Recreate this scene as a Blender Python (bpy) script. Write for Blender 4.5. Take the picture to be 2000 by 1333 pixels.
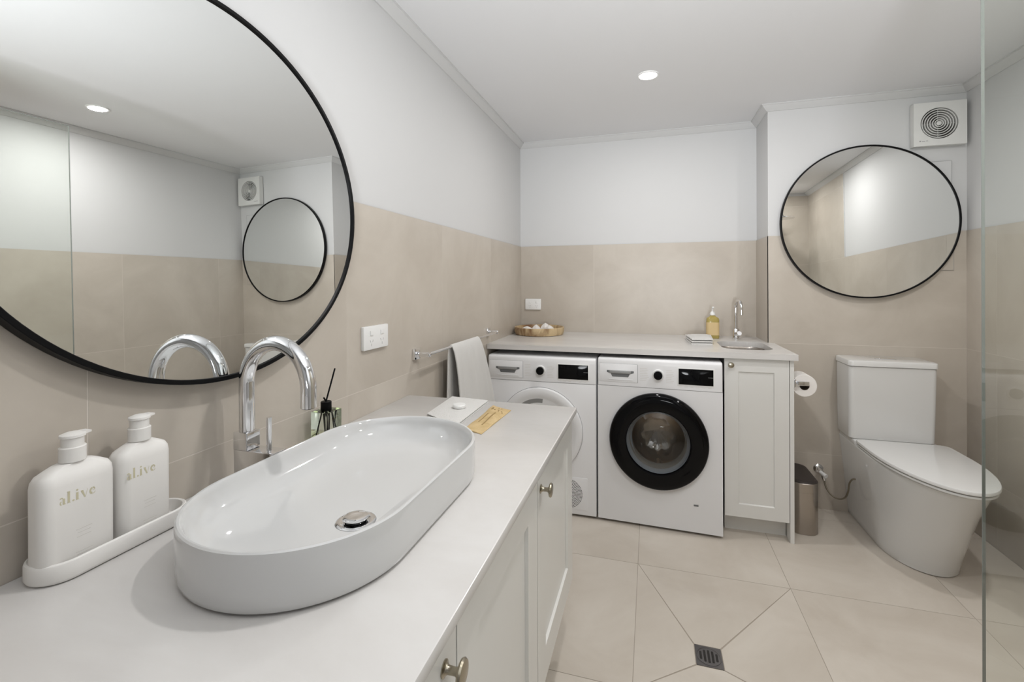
import bpy, bmesh, math, random
from mathutils import Vector, Matrix
random.seed(7)
PI = math.pi
C = bpy.context.scene.collection
for o in list(bpy.data.objects): bpy.data.objects.remove(o)

# ------------------------------------------------------------------ camera
YAW, PITCH, ROLL, FPX = -0.2901, -0.0013, -0.0038, 907.23
CAMX, CAMZ = 0.8878, 1.2457
PPY = 553.01
F = Vector((math.sin(YAW)*math.cos(PITCH), math.cos(YAW)*math.cos(PITCH), math.sin(PITCH)))
R0 = Vector((math.cos(YAW), -math.sin(YAW), 0)); U0 = R0.cross(F)
Rv = R0*math.cos(ROLL)+U0*math.sin(ROLL); Uv = -R0*math.sin(ROLL)+U0*math.cos(ROLL)
cam = bpy.data.cameras.new('camera'); co = bpy.data.objects.new('camera', cam); C.objects.link(co)
co.matrix_world = Matrix(((Rv.x, Uv.x, -F.x, CAMX), (Rv.y, Uv.y, -F.y, 0), (Rv.z, Uv.z, -F.z, CAMZ), (0, 0, 0, 1)))
cam.sensor_width = 36; cam.lens = 36*FPX/2000; cam.shift_y = -(666.5-PPY)/2000
cam.clip_start = 0.02
bpy.context.scene.camera = co
# ------------------------------------------------------------------ world, light, exposure
w = bpy.data.worlds.new('world'); bpy.context.scene.world = w; w.use_nodes = True
w.node_tree.nodes['Background'].inputs[0].default_value = (1, 1, 1, 1)
w.node_tree.nodes['Background'].inputs[1].default_value = 0.3
vs = bpy.context.scene.view_settings
vs.view_transform = 'Standard'; vs.look = 'None'; vs.gamma = 1; vs.use_curve_mapping = False
vs.exposure = 0.14
CEIL = 2.235
DOWNLIGHTS = [(0.879, 2.317), (1.987, 1.67), (0.92, 0.95), (2.03, 0.82)]
def area(name, loc, size, power, rot=(0, 0, 0), col=(1, .985, .97), shape='DISK', sy=None, spread=PI):
    l = bpy.data.lights.new(name, 'AREA'); l.shape = shape; l.size = size
    if sy: l.size_y = sy
    l.energy = power; l.color = col; l.spread = spread
    o = bpy.data.objects.new(name, l); C.objects.link(o); o.location = loc; o.rotation_euler = rot
    return o
LP = [5.8, 6.8, 6.0, 3.2]
for i, (x, y) in enumerate(DOWNLIGHTS):
    area('downlight_lamp', (x, y, CEIL-0.006), 0.075, LP[i])
# added fill light behind the camera, aimed up to brighten the ceiling
area('ceiling_fill', (1.10, -1.00, 1.05), 0.50, 21, rot=(PI/2+.60, 0, 0), col=(.95, .98, 1), spread=math.radians(84))

# ------------------------------------------------------------------ materials
def mat(name, col, rough=.5, metal=0, noise=None, spec=.5, bump=None, coat=0, trans=0, ior=1.45, emit=None, emits=0, alpha=1):
    m = bpy.data.materials.new(name); m.use_nodes = True
    nt = m.node_tree; b = nt.nodes['Principled BSDF']
    b.inputs['Base Color'].default_value = (*col, 1); b.inputs['Roughness'].default_value = rough
    b.inputs['Metallic'].default_value = metal; b.inputs['Specular IOR Level'].default_value = spec
    b.inputs['Coat Weight'].default_value = coat; b.inputs['Transmission Weight'].default_value = trans
    b.inputs['IOR'].default_value = ior; b.inputs['Alpha'].default_value = alpha
    if emit: b.inputs['Emission Color'].default_value = (*emit, 1); b.inputs['Emission Strength'].default_value = emits
    if noise or bump:
        tc = nt.nodes.new('ShaderNodeTexCoord'); oi = nt.nodes.new('ShaderNodeObjectInfo')
        vm = nt.nodes.new('ShaderNodeVectorMath'); vm.operation = 'ADD'
        sc = nt.nodes.new('ShaderNodeVectorMath'); sc.operation = 'SCALE'; sc.inputs['Scale'].default_value = 13.7
        cb = nt.nodes.new('ShaderNodeCombineXYZ')
        for k in range(3): nt.links.new(oi.outputs['Random'], cb.inputs[k])
        nt.links.new(cb.outputs[0], sc.inputs[0]); nt.links.new(tc.outputs['Object'], vm.inputs[0]); nt.links.new(sc.outputs[0], vm.inputs[1])
    if noise:
        scale, col2, lo, hi = noise[:4]; stretch = noise[4] if len(noise) > 4 else (1, 1, 1)
        mp = nt.nodes.new('ShaderNodeMapping'); mp.inputs['Scale'].default_value = stretch
        nt.links.new(vm.outputs[0], mp.inputs[0])
        n = nt.nodes.new('ShaderNodeTexNoise'); n.inputs['Scale'].default_value = scale; n.inputs['Detail'].default_value = 6
        n.inputs['Roughness'].default_value = .62; n.inputs['Distortion'].default_value = .5
        nt.links.new(mp.outputs[0], n.inputs['Vector'])
        r = nt.nodes.new('ShaderNodeValToRGB'); r.color_ramp.elements[0].position = lo; r.color_ramp.elements[1].position = hi
        r.color_ramp.elements[0].color = (*col, 1); r.color_ramp.elements[1].color = (*col2, 1)
        nt.links.new(n.outputs['Fac'], r.inputs[0]); nt.links.new(r.outputs[0], b.inputs['Base Color'])
    if bump:
        n2 = nt.nodes.new('ShaderNodeTexNoise'); n2.inputs['Scale'].default_value = bump[0]; n2.inputs['Detail'].default_value = 4
        nt.links.new(vm.outputs[0], n2.inputs['Vector'])
        bp = nt.nodes.new('ShaderNodeBump'); bp.inputs['Strength'].default_value = bump[1]; bp.inputs['Distance'].default_value = bump[2] if len(bump) > 2 else .002
        nt.links.new(n2.outputs['Fac'], bp.inputs['Height']); nt.links.new(bp.outputs[0], b.inputs['Normal'])
    return m
M = {}
M['paint'] = mat('wall_paint', (.62, .62, .62), .6, bump=(60, .05))
M['ceil'] = mat('ceiling_paint', (.76, .76, .77), .7, bump=(60, .05))
M['tile'] = mat('stone_look_tile', (.475, .425, .365), .34, noise=(2.6, (.58, .53, .465), .3, .72), bump=(30, .04))
M['ftile'] = mat('floor_tile', (.52, .465, .40), .36, noise=(3.0, (.62, .57, .505), .3, .7), bump=(30, .05))
M['grout'] = mat('grout', (.66, .61, .55), .85, bump=(200, .1))
M['fgrout'] = mat('floor_grout', (.36, .315, .26), .85, bump=(200, .1))
M['counter'] = mat('engineered_stone', (.61, .59, .57), .22, noise=(2.2, (.665, .65, .635), .35, .65, (1, 2.2, 1)), bump=(40, .01))
M['lacquer'] = mat('white_lacquer', (.74, .735, .71), .26, bump=(20, .01))
M['ceramic'] = mat('glazed_ceramic', (.70, .70, .69), .07, spec=.6, coat=.3)
M['basin'] = mat('basin_ceramic', (.60, .60, .595), .06, spec=.6, coat=.3)
M['chrome'] = mat('chrome', (.82, .82, .83), .05, 1)
M['steel'] = mat('brushed_steel', (.36, .33, .30), .25, 1, bump=(150, .1))
M['binsteel'] = mat('bin_steel', (.42, .38, .34), .25, 1)
M['nickel'] = mat('aged_nickel', (.42, .38, .30), .25, 1)
M['black'] = mat('black_metal', (.004, .004, .0045), .45, spec=.15)
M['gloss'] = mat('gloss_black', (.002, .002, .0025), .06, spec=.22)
M['mirror'] = mat('mirror_silver', (.86, .875, .865), .0, 1)
M['plastic'] = mat('white_plastic', (.82, .82, .81), .3)
M['appl'] = mat('appliance_white', (.80, .80, .81), .3, bump=(30, .01))
M['applgrey'] = mat('appliance_grey', (.16, .165, .17), .4)
M['seam'] = mat('seam_grey', (.30, .30, .30), .6)
M['print'] = mat('grey_print', (.45, .46, .47), .6)
M['silver'] = mat('silver_trim', (.30, .30, .295), .35, .2)
M['slot'] = mat('slot_grey', (.45, .45, .45), .6)
M['rubber'] = mat('door_gasket', (.17, .19, .22), .5)
M['drum'] = mat('drum_steel', (.42, .35, .28), .30, 1)
M['pump'] = mat('matte_white_bottle', (.78, .76, .73), .5)
M['gold'] = mat('pale_gold_print', (.58, .54, .38), .5)
M['towel'] = mat('white_towelling', (.74, .73, .71), .95, bump=(420, .8, .004))
M['kraft'] = mat('kraft_paper', (.50, .36, .17), .7, noise=(30, (.60, .45, .24), .35, .65), bump=(60, .3))
M['ink'] = mat('brown_ink', (.33, .23, .10), .8)
M['wood'] = mat('mango_wood', (.20, .10, .04), .5, noise=(9, (.60, .46, .27), .36, .52, (1, 1, .35)), bump=(50, .15))
M['shell'] = mat('white_shell', (.80, .77, .74), .6, bump=(60, .4, .004))
M['fan'] = mat('fan_plastic', (.72, .72, .70), .4)
M['dark'] = mat('dark_void', (.02, .018, .016), .8)
M['duct'] = mat('duct_grey', (.07, .065, .06), .6)
M['bin_lid'] = mat('dark_plastic', (.035, .027, .025), .45)
M['paper'] = mat('tissue_paper', (.85, .82, .79), .9, bump=(300, .3))
M['core'] = mat('cardboard_core', (.10, .07, .05), .8)
M['hose'] = mat('braided_hose', (.24, .21, .16), .4, .7, bump=(600, .6))
M['lamp'] = mat('lamp_diffuser', (1, 1, 1), .5, emit=(1, .98, .95), emits=12)
M['label'] = mat('cream_label', (.66, .50, .26), .6)
M['drainsteel'] = mat('drain_steel', (.20, .19, .19), .35, .9)
def glass(name, col, ior=1.45, rough=0, thin=False):
    m = bpy.data.materials.new(name); m.use_nodes = True; nt = m.node_tree
    out = nt.nodes['Material Output']; nt.nodes.remove(nt.nodes['Principled BSDF'])
    if thin:      # thin sheet: straight-through transparency plus Fresnel mirror
        t = nt.nodes.new('ShaderNodeBsdfTransparent'); t.inputs[0].default_value = (*col, 1)
        g = nt.nodes.new('ShaderNodeBsdfGlossy'); g.inputs['Roughness'].default_value = rough
        f = nt.nodes.new('ShaderNodeFresnel'); f.inputs['IOR'].default_value = ior
        mx = nt.nodes.new('ShaderNodeMixShader')
        ge = nt.nodes.new('ShaderNodeNewGeometry'); inv = nt.nodes.new('ShaderNodeMath'); inv.operation = 'SUBTRACT'; inv.inputs[0].default_value = 1
        mu = nt.nodes.new('ShaderNodeMath'); mu.operation = 'MULTIPLY'
        nt.links.new(ge.outputs['Backfacing'], inv.inputs[1]); nt.links.new(inv.outputs[0], mu.inputs[0]); nt.links.new(f.outputs[0], mu.inputs[1])
        nt.links.new(mu.outputs[0], mx.inputs[0]); nt.links.new(t.outputs[0], mx.inputs[1]); nt.links.new(g.outputs[0], mx.inputs[2])
        nt.links.new(mx.outputs[0], out.inputs[0])
    else:
        g = nt.nodes.new('ShaderNodeBsdfGlass'); g.inputs[0].default_value = (*col, 1); g.inputs['IOR'].default_value = ior; g.inputs['Roughness'].default_value = rough
        nt.links.new(g.outputs[0], out.inputs[0])
    return m
M['screen'] = glass('shower_glass', (.955, .97, .955), 1.5, thin=True)
M['gedge'] = mat('glass_edge', (.25, .26, .25), .12)
M['bowl'] = glass('door_glass', (.86, .86, .84), 1.5, thin=True)
M['bowl2'] = glass('inner_door_glass', (.86, .80, .72), 2.4, rough=.02, thin=True)
M['clear'] = glass('clear_glass', (.96, .98, .96), 1.5, thin=True)
M['thick'] = glass('thick_glass', (.93, .97, .93), 1.46)
M['liquid'] = glass('pale_liquid', (.95, .95, .86), 1.33, thin=True)
M['amber'] = mat('amber_soap', (.62, .50, .16), .15, trans=.4, ior=1.35)

# ------------------------------------------------------------------ helpers
ORG = {}
def bm_new(): return bmesh.new()
def box(bm, x0, x1, y0, y1, z0, z1):
    v = [bm.verts.new(p) for p in ((x0,y0,z0),(x1,y0,z0),(x1,y1,z0),(x0,y1,z0),(x0,y0,z1),(x1,y0,z1),(x1,y1,z1),(x0,y1,z1))]
    for f in ((0,3,2,1),(4,5,6,7),(0,1,5,4),(1,2,6,5),(2,3,7,6),(3,0,4,7)): bm.faces.new([v[i] for i in f])
    return bm
def loft(bm, rings, cap0=True, cap1=True, closed=True):
    vr = [[bm.verts.new(p) for p in r] for r in rings]; n = len(rings[0])
    for a, b in zip(vr, vr[1:]):
        for i in range(n if closed else n-1):
            bm.faces.new((a[i], a[(i+1) % n], b[(i+1) % n], b[i]))
    if cap0: bm.faces.new(vr[0][::-1])
    if cap1: bm.faces.new(vr[-1])
    return bm
def circ(c, r, n=32, ax='z', ry=None, ph=0):
    out = []
    for i in range(n):
        a = 2*PI*i/n+ph; u, v = r*math.cos(a), (ry or r)*math.sin(a)
        out.append({'z': (c[0]+u, c[1]+v, c[2]), 'y': (c[0]+u, c[1], c[2]+v), 'x': (c[0], c[1]+u, c[2]+v)}[ax])
    return out
def lathe(bm, c, prof, n=32, ax='z', cap0=True, cap1=True):
    """prof: list of (radius, offset along ax)"""
    k = 'xyz'.index(ax); rings = []
    for r, h in prof:
        cc = list(c); cc[k] += h; rings.append(circ(cc, max(r, 1e-4), n, ax))
    return loft(bm, rings, cap0, cap1)
def tube(bm, pts, r, n=16, caps=True):
    pts = [Vector(p) for p in pts]; rs = r if isinstance(r, (list, tuple)) else [r]*len(pts)
    rings = []; up = None
    for i, p in enumerate(pts):
        t = (pts[min(i+1, len(pts)-1)]-pts[max(i-1, 0)]).normalized()
        if up is None: up = Vector((0, 0, 1)) if abs(t.z) < .9 else Vector((1, 0, 0))
        s = t.cross(up).normalized(); up = s.cross(t).normalized()
        rings.append([p+(s*math.cos(2*PI*k/n)+up*math.sin(2*PI*k/n))*rs[i] for k in range(n)])
    return loft(bm, rings, caps, caps)
def rrect(cx, cy, hw, hl, r, z, n=8, plane='xy'):
    r = max(min(r, hw-1e-4, hl-1e-4), 1e-4); out = []
    for qx, qy, a0 in ((1, 1, 0), (-1, 1, PI/2), (-1, -1, PI), (1, -1, 3*PI/2)):
        for k in range(n+1):
            a = a0+PI/2*k/n; out.append((cx+qx*(hw-r)+r*math.cos(a), cy+qy*(hl-r)+r*math.sin(a)))
    if plane == 'xy': return [(x, y, z) for x, y in out]
    if plane == 'xz': return [(x, z, y) for x, y in out]      # lies in xz at y=z arg
    return [(z, x, y) for x, y in out]                        # yz plane at x=z arg
def rbox(bm, x0, x1, y0, y1, z0, z1, r=.01, e=.003, n=6, axis='z'):
    """box with rounded vertical edges (radius r) and softened rims (e); axis = extrusion axis"""
    if axis == 'z': a, b, c = (x0, x1), (y0, y1), (z0, z1); pl = 'xy'
    elif axis == 'y': a, b, c = (x0, x1), (z0, z1), (y0, y1); pl = 'xz'
    else: a, b, c = (y0, y1), (z0, z1), (x0, x1); pl = 'yz'
    cx, cy, hw, hl = (a[0]+a[1])/2, (b[0]+b[1])/2, (a[1]-a[0])/2, (b[1]-b[0])/2
    rr = lambda i, z: rrect(cx, cy, hw-i, hl-i, max(r-i, .0005), z, n, pl)
    rings = [rr(e, c[0]), rr(e*.3, c[0]+e*.3), rr(0, c[0]+e), rr(0, c[1]-e), rr(e*.3, c[1]-e*.3), rr(e, c[1])]
    return loft(bm, rings)
def plate_hole(bm, x0, x1, y0, y1, z0, z1, loop, plane='xy'):
    """rectangular plate with a hole; loop: list of (x,y)"""
    cx = sum(p[0] for p in loop)/len(loop); cy = sum(p[1] for p in loop)/len(loop)
    # add loop points exactly in line with the four corners
    for kx, ky in ((x0, y0), (x1, y0), (x1, y1), (x0, y1)):
        dx, dy = kx-cx, ky-cy
        for i in range(len(loop)):
            (ax_, ay_), (bx_, by_) = loop[i], loop[(i+1) % len(loop)]
            ca = (ax_-cx)*dy-(ay_-cy)*dx; cb = (bx_-cx)*dy-(by_-cy)*dx
            if ca*cb < 0 and (ax_-cx)*dx+(ay_-cy)*dy > 0:
                s_ = ca/(ca-cb); loop = loop[:i+1]+[(ax_+(bx_-ax_)*s_, ay_+(by_-ay_)*s_)]+loop[i+1:]; break
    outer = []
    for x, y in loop:
        dx, dy = x-cx, y-cy
        t = min([(x1-cx)/dx if dx > 1e-9 else ((x0-cx)/dx if dx < -1e-9 else 1e9), (y1-cy)/dy if dy > 1e-9 else ((y0-cy)/dy if dy < -1e-9 else 1e9)])
        outer.append([cx+dx*t, cy+dy*t])
    for kx, ky in ((x0, y0), (x1, y0), (x1, y1), (x0, y1)):
        i = min(range(len(outer)), key=lambda i: (outer[i][0]-kx)**2+(outer[i][1]-ky)**2); outer[i] = [kx, ky]
    P = (lambda x, y, z: (x, y, z)) if plane == 'xy' else (lambda x, y, z: (x, z, y))
    rings = [[P(x, y, z1) for x, y in loop], [P(x, y, z1) for x, y in outer], [P(x, y, z0) for x, y in outer], [P(x, y, z0) for x, y in loop], [P(x, y, z1) for x, y in loop]]
    return loft(bm, rings, False, False)
def obj(name, bm, m, parent=None, smooth=True, loc=None, mods=None):
    """link ONE mesh object. Coordinates of bm are world coordinates unless parent is a rotated thing (local)."""
    bmesh.ops.remove_doubles(bm, verts=bm.verts, dist=1e-6)
    bmesh.ops.recalc_face_normals(bm, faces=bm.faces)
    org = Vector(loc) if loc is not None else (ORG.get(parent.name, Vector((0, 0, 0))) if parent else Vector((0, 0, 0)))
    bmesh.ops.translate(bm, vec=-org, verts=bm.verts)
    me = bpy.data.meshes.new(name); bm.to_mesh(me); bm.free()
    if smooth:
        for p in me.polygons: p.use_smooth = True
        me.set_sharp_from_angle(angle=math.radians(38))
    me.materials.append(M[m] if isinstance(m, str) else m)
    o = bpy.data.objects.new(name, me); C.objects.link(o)
    if parent: o.parent = parent; o.location = org-ORG.get(parent.name, Vector((0, 0, 0)))
    else: o.location = org
    ORG[o.name] = org
    return o
def tag(o, label, cat, group=None):
    o['label'] = label; o['category'] = cat
    if group: o['group'] = group
    return o
def thing(name, label, cat, loc, rotz=0, group=None):
    o = bpy.data.objects.new(name, None); C.objects.link(o); o.location = loc; o.rotation_euler = (0, 0, rotz)
    o.empty_display_size = .05
    ORG[o.name] = Vector(loc) if rotz == 0 else Vector((0, 0, 0))
    return tag(o, label, cat, group)
def struct(name, bm, m, parent=None, loc=None):
    o = obj(name, bm, m, parent, smooth=False, loc=loc)
    if not parent: o['kind'] = 'structure'
    return o
def txt(name, body, m, parent, size, mw, extrude=.0002, ax=1.0):
    """flat lettering turned into a mesh; mw = matrix placing the text plane in parent's space"""
    cu = bpy.data.curves.new(name, 'FONT'); cu.body = body; cu.size = size; cu.extrude = extrude; cu.align_x = 'CENTER'; cu.align_y = 'CENTER'
    t = bpy.data.objects.new(name, cu); C.objects.link(t)
    dg = bpy.context.evaluated_depsgraph_get(); me = bpy.data.meshes.new_from_object(t.evaluated_get(dg)); bpy.data.objects.remove(t)
    me.transform(Matrix.Diagonal((ax, 1, 1, 1))); me.transform(mw); me.materials.clear(); me.materials.append(M[m])
    o = bpy.data.objects.new(name, me); C.objects.link(o)
    if parent: o.parent = parent
    return o

# ------------------------------------------------------------------ room
B, T, N, RW = 3.2043, 2.9138, 1.5167, 2.4214
YN, YS = -1.4, 0.42           # near wall, shower back wall
def tile_set(parent, plane, fixed, inward, us, zs, m='tile', th=.005, gap=.0020, nm='tile'):
    """tiles covering a wall. plane 'x' (fixed x, u=y) or 'y' (fixed y, u=x); inward = +1/-1 side the room is on."""
    bm = bm_new(); a0, a1 = us[0], us[-1]
    d0, d1 = sorted((fixed-inward*th, fixed-inward*.00035))
    if plane == 'x': box(bm, d0, d1, a0, a1, zs[0], zs[-1])
    else: box(bm, a0, a1, d0, d1, zs[0], zs[-1])
    struct('grout', bm, 'grout', parent)
    f0, f1 = sorted((fixed-inward*.0047, fixed))
    for u0, u1 in zip(us, us[1:]):
        for z0, z1 in zip(zs, zs[1:]):
            g = gap/2; bm = bm_new(); uu0 = u0+(g if u0 > a0 else 0); uu1 = u1-(g if u1 < a1 else 0)
            zz0 = z0+(g if z0 > zs[0] else 0); zz1 = z1-(g if z1 < zs[-1] else 0)
            if plane == 'x': box(bm, f0, f1, uu0, uu1, zz0, zz1); c = (fixed, uu0, zz0)
            else: box(bm, uu0, uu1, f0, f1, zz0, zz1); c = (uu0, fixed, zz0)
            struct(nm, bm, m, parent, loc=c)
ZS = [0, .3, .9, 1.5]
bm = bm_new(); box(bm, -.10, -.005, YN-.1, B+.1, -.05, CEIL+.05); wl = struct('wall_left', bm, 'paint')
tile_set(wl, 'x', 0, 1, [YN, -.828, -.148, .532, 1.213, 1.891, 2.55, B], ZS)
bm = bm_new(); box(bm, -.005, N+.005, B+.005, B+.10, -.05, CEIL+.05); wb = struct('wall_back', bm, 'paint')
tile_set(wb, 'y', B, -1, [0, .516, N], ZS)
bm = bm_new(); box(bm, N+.005, N+.12, T+.005, B+.10, -.05, CEIL+.05); wn = struct('wall_nib', bm, 'paint')
tile_set(wn, 'x', N, -1, [T, B], ZS)
bm = bm_new(); box(bm, N+.12, RW+.005, T+.005, T+.10, -.05, CEIL+.05); wt = struct('wall_toilet', bm, 'paint')
tile_set(wt, 'y', T, -1, [N+.0049, RW], ZS)
bm = bm_new(); box(bm, RW+.005, RW+.10, YS-.1, T+.10, -.05, CEIL+.05); wr = struct('wall_right', bm, 'paint')
tile_set(wr, 'x', RW, -1, [1.32, 2.035, 2.70, T], ZS)
tile_set(wr, 'x', RW, -1, [YS, .68, 1.32], ZS+[2.1, CEIL-.030])
bm = bm_new(); box(bm, RW-.0004, RW+.005, 1.3201, 1.3245, 1.5, CEIL-.030); struct('edge_trim', bm, 'paint', wr)
bm = bm_new(); box(bm, 1.640, RW+.10, YS-.10, YS-.005, -.05, CEIL+.05); wsh = struct('wall_shower', bm, 'paint')
tile_set(wsh, 'y', YS, 1, [1.640, 2.0, RW], ZS+[2.1, CEIL-.030])
bm = bm_new(); box(bm, 1.640, 1.70, YN-.1, YS-.10, -.05, CEIL+.05); wp = struct('wall_passage', bm, 'paint')
# near wall with an open doorway added behind the camera to let light in
bm = bm_new(); box(bm, -.10, .38, YN-.1, YN, -.05, CEIL+.05); box(bm, 1.52, 1.70, YN-.1, YN, -.05, CEIL+.05); box(bm, .38, 1.52, YN-.1, YN, 2.10, CEIL+.05)
struct('wall_near', bm, 'paint')
bm = bm_new(); box(bm, -.10, RW+.10, YN-.1, B+.10, CEIL, CEIL+.10); struct('ceiling', bm, 'ceil')
# cornices: stepped cove
prof = [(0, 0), (0, -.034), (.005, -.034), (.009, -.030), (.019, -.021), (.028, -.012), (.033, -.006), (.038, -.006), (.038, 0)]
def cornice(name, path, side):
    """mitred cove along a wall path; side = +1 when the room lies right of the path"""
    rings = []
    for i, p in enumerate(path):
        p = Vector(p); ds = []
        if i > 0: ds.append((p-Vector(path[i-1])).normalized())
        if i < len(path)-1: ds.append((Vector(path[i+1])-p).normalized())
        ns = [Vector((d.y, -d.x))*side for d in ds]
        m = ns[0] if len(ns) == 1 else (ns[0]+ns[1])/(1+ns[0].dot(ns[1]))
        rings.append([(p.x+m.x*a, p.y+m.y*a, CEIL+h) for a, h in prof])
    bm = bm_new(); loft(bm, rings); struct(name, bm, 'paint')
cornice('trim_1', [(-.005, YN), (-.005, B+.005), (N+.005, B+.005), (N+.005, T+.005), (RW+.005, T+.005), (RW+.005, YS-.005)], 1)
# floor: tiles laid to fall towards the drain
bm = bm_new(); box(bm, -.10, RW+.10, YN-.1, B+.10, -.12, -.006); fl = struct('floor', bm, 'fgrout')
DX0, DX1, DY0, DY1 = 1.026, 1.111, 1.615, 1.705
GX = [0, .225, .830, 1.427, 2.030, RW]; GY = [YN, -.52, .14, .80, 1.462, 2.122, 2.79, B]
def ftile(poly):
    cx = sum(p[0] for p in poly)/len(poly); cy = sum(p[1] for p in poly)/len(poly)
    bm = bm_new(); loft(bm, [[(x, y, -.006) for x, y in poly], [(x, y, 0) for x, y in poly]])
    struct('tile', bm, 'ftile', fl, loc=(cx, cy, 0))
g = .0011
bm = bm_new(); box(bm, 0, RW, YN, T, -.0058, -.0009); struct('grout', bm, 'fgrout', fl)
for i in range(5):
    for j in range(7):
        x0, x1, y0, y1 = GX[i]+g, GX[i+1]-g, GY[j]+g, GY[j+1]-g
        if y0 > T and x0 > N: continue
        if i == 2 and j == 4:
            d = .0018
            a = [(x0, y0), (x1, y0), (x1, y1), (x0, y1)]; b_ = [(DX0, DY0), (DX1, DY0), (DX1, DY1), (DX0, DY1)]
            ftile([(a[0][0]+d, a[0][1]), (a[1][0]-d, a[1][1]), (b_[1][0]-d, b_[1][1]-d), (b_[0][0]+d, b_[0][1]-d)])
            ftile([(a[1][0], a[1][1]+d), (a[2][0], a[2][1]-d), (b_[2][0]+d, b_[2][1]-d), (b_[1][0]+d, b_[1][1]+d)])
            ftile([(a[2][0]-d, a[2][1]), (a[3][0]+d, a[3][1]), (b_[3][0]+d, b_[3][1]+d), (b_[2][0]-d, b_[2][1]+d)])
            ftile([(a[3][0], a[3][1]-d), (a[0][0], a[0][1]+d), (b_[0][0]-d, b_[0][1]+d), (b_[3][0]-d, b_[3][1]-d)])
        else: ftile([(x0, y0), (x1, y0), (x1, y1), (x0, y1)])
# floor drain
t = thing('floor_drain', 'square steel floor drain with slotted round grate in the beige floor', 'drain', (1.068, 1.66, 0))
cx, cy = (DX0+DX1)/2, (DY0+DY1)/2
bm = bm_new(); box(bm, DX0+.001, DX1-.001, DY0+.001, DY1-.001, -.006, .0008); obj('frame', bm, 'drainsteel', t)
bm = bm_new(); lathe(bm, (cx, cy, .0008), [(.0385, 0), (.0385, .0012), (.036, .0014), (.0355, .0004)], 40); gr = obj('grate', bm, 'drainsteel', t)
for k in range(-2, 3):
    L = math.sqrt(.032**2-(k*.0125)**2)*.85
    bm = bm_new(); rbox(bm, cx+k*.0125-.0036, cx+k*.0125+.0036, cy-L, cy+L, .0013, .0017, .0033, .0001); obj('slot', bm, 'dark', gr)
# downlights
for i, (x, y) in enumerate(DOWNLIGHTS):
    lab = ['round recessed downlight glowing in the ceiling above the laundry machines', 'round recessed downlight in the ceiling seen in the large mirror', 'round recessed downlight in the ceiling above the vanity basin', 'round recessed downlight in the ceiling over the shower', 'round recessed downlight in the ceiling by the doorway'][i]
    t = thing('downlight', lab, 'ceiling light', (x, y, CEIL), group='recessed ceiling downlights')
    bm = bm_new(); loft(bm, [circ((x, y, CEIL), .050, 40), circ((x, y, CEIL-.004), .049, 40), circ((x, y, CEIL-.005), .042, 40), circ((x, y, CEIL), .040, 40), circ((x, y, CEIL), .050, 40)], False, False); obj('trim_ring', bm, 'plastic', t)
    bm = bm_new(); lathe(bm, (x, y, CEIL-.003), [(.040, 0), (.040, .002)], 40); obj('diffuser', bm, 'lamp', t)

# ------------------------------------------------------------------ vanity
Hv, VX, VY = .8170, .6441, 1.5857
def door_shaker(parent, plane, face, u0, u1, z0, z1, inward, th=.019, stile=.085, rec=.007):
    """shaker door with recessed panel: frame + panel. plane 'x': face x, u=y. plane 'y': face y, u=x. inward=+1 front toward +axis"""
    b = face-inward*th
    def bb(bm, ua, ub, za, zb, f, k):
        f, k = sorted((f, k))
        if plane == 'x': box(bm, f, k, ua, ub, za, zb)
        else: box(bm, ua, ub, f, k, za, zb)
    bm = bm_new()
    bb(bm, u0, u0+stile, z0, z1, face, b); bb(bm, u1-stile, u1, z0, z1, face, b)
    bb(bm, u0+stile, u1-stile, z0, z0+stile, face, b); bb(bm, u0+stile, u1-stile, z1-stile, z1, face, b)
    d = obj('door', bm, 'lacquer', parent, smooth=False)
    bm = bm_new(); bb(bm, u0+stile-.001, u1-stile+.001, z0+stile-.001, z1-stile+.001, face-inward*rec, b+inward*.001)
    obj('door_panel', bm, 'lacquer', d, smooth=False)
    # small bevel bead around the recess
    bm = bm_new(); e = .004
    P = (lambda u, z, dd: (face-inward*dd, u, z)) if plane == 'x' else (lambda u, z, dd: (u, face-inward*dd, z))
    a = [(u0+stile, z0+stile), (u1-stile, z0+stile), (u1-stile, z1-stile), (u0+stile, z1-stile)]
    c = [(u0+stile+e, z0+stile+e), (u1-stile-e, z0+stile+e), (u1-stile-e, z1-stile-e), (u0+stile+e, z1-stile-e)]
    loft(bm, [[P(u, z, .0003) for u, z in a], [P(u, z, rec-.0002) for u, z in c]], False, False)
    obj('bead', bm, 'lacquer', d, smooth=False)
    return d
t = thing('vanity_cabinet', 'long white shaker vanity cabinet under the stone top beside the left wall', 'cabinet', (.3, .8, 0))
bm = bm_new(); box(bm, .004, .600, -.2, VY-.004, .226, Hv-.0205); obj('body', bm, 'lacquer', t, smooth=False)
bm = bm_new(); box(bm, .004, .560, -.2, VY-.03, 0.0002, .226); obj('plinth', bm, 'lacquer', t, smooth=False)
FX = .627
def knob(parent, base, axis, s=1, m='nickel'):
    """axis: 0 -> points +x, 1 -> points -y"""
    bm = bm_new(); prof = [(.0105, 0), (.0105, .0015), (.007, .003), (.0052, .006), (.0048, .016), (.007, .0195), (.0155, .022), (.0165, .0245), (.0150, .027), (.009, .0285), (.001, .029)]
    if axis == 0: lathe(bm, base, [(r*s, h*s) for r, h in prof], 28, 'x')
    else: lathe(bm, base, [(r*s, -h*s) for r, h in prof], 28, 'y')
    obj('knob', bm, m, parent)
doors = [(.118, .595), (.599, 1.076), (1.080, VY-.003)]
for k, (a, b) in enumerate(doors):
    d = door_shaker(t, 'x', FX, a, b, .228, Hv-.024, 1)
    if k == 0: knob(d, (FX, .556, .740), 0, 1.05)
    if k == 2: knob(d, (FX, 1.112, .738), 0, 1.05)
bm = bm_new(); rbox(bm, .0005, VX, -.25, VY, Hv-.020, Hv, .003, .0025, 3)
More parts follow.
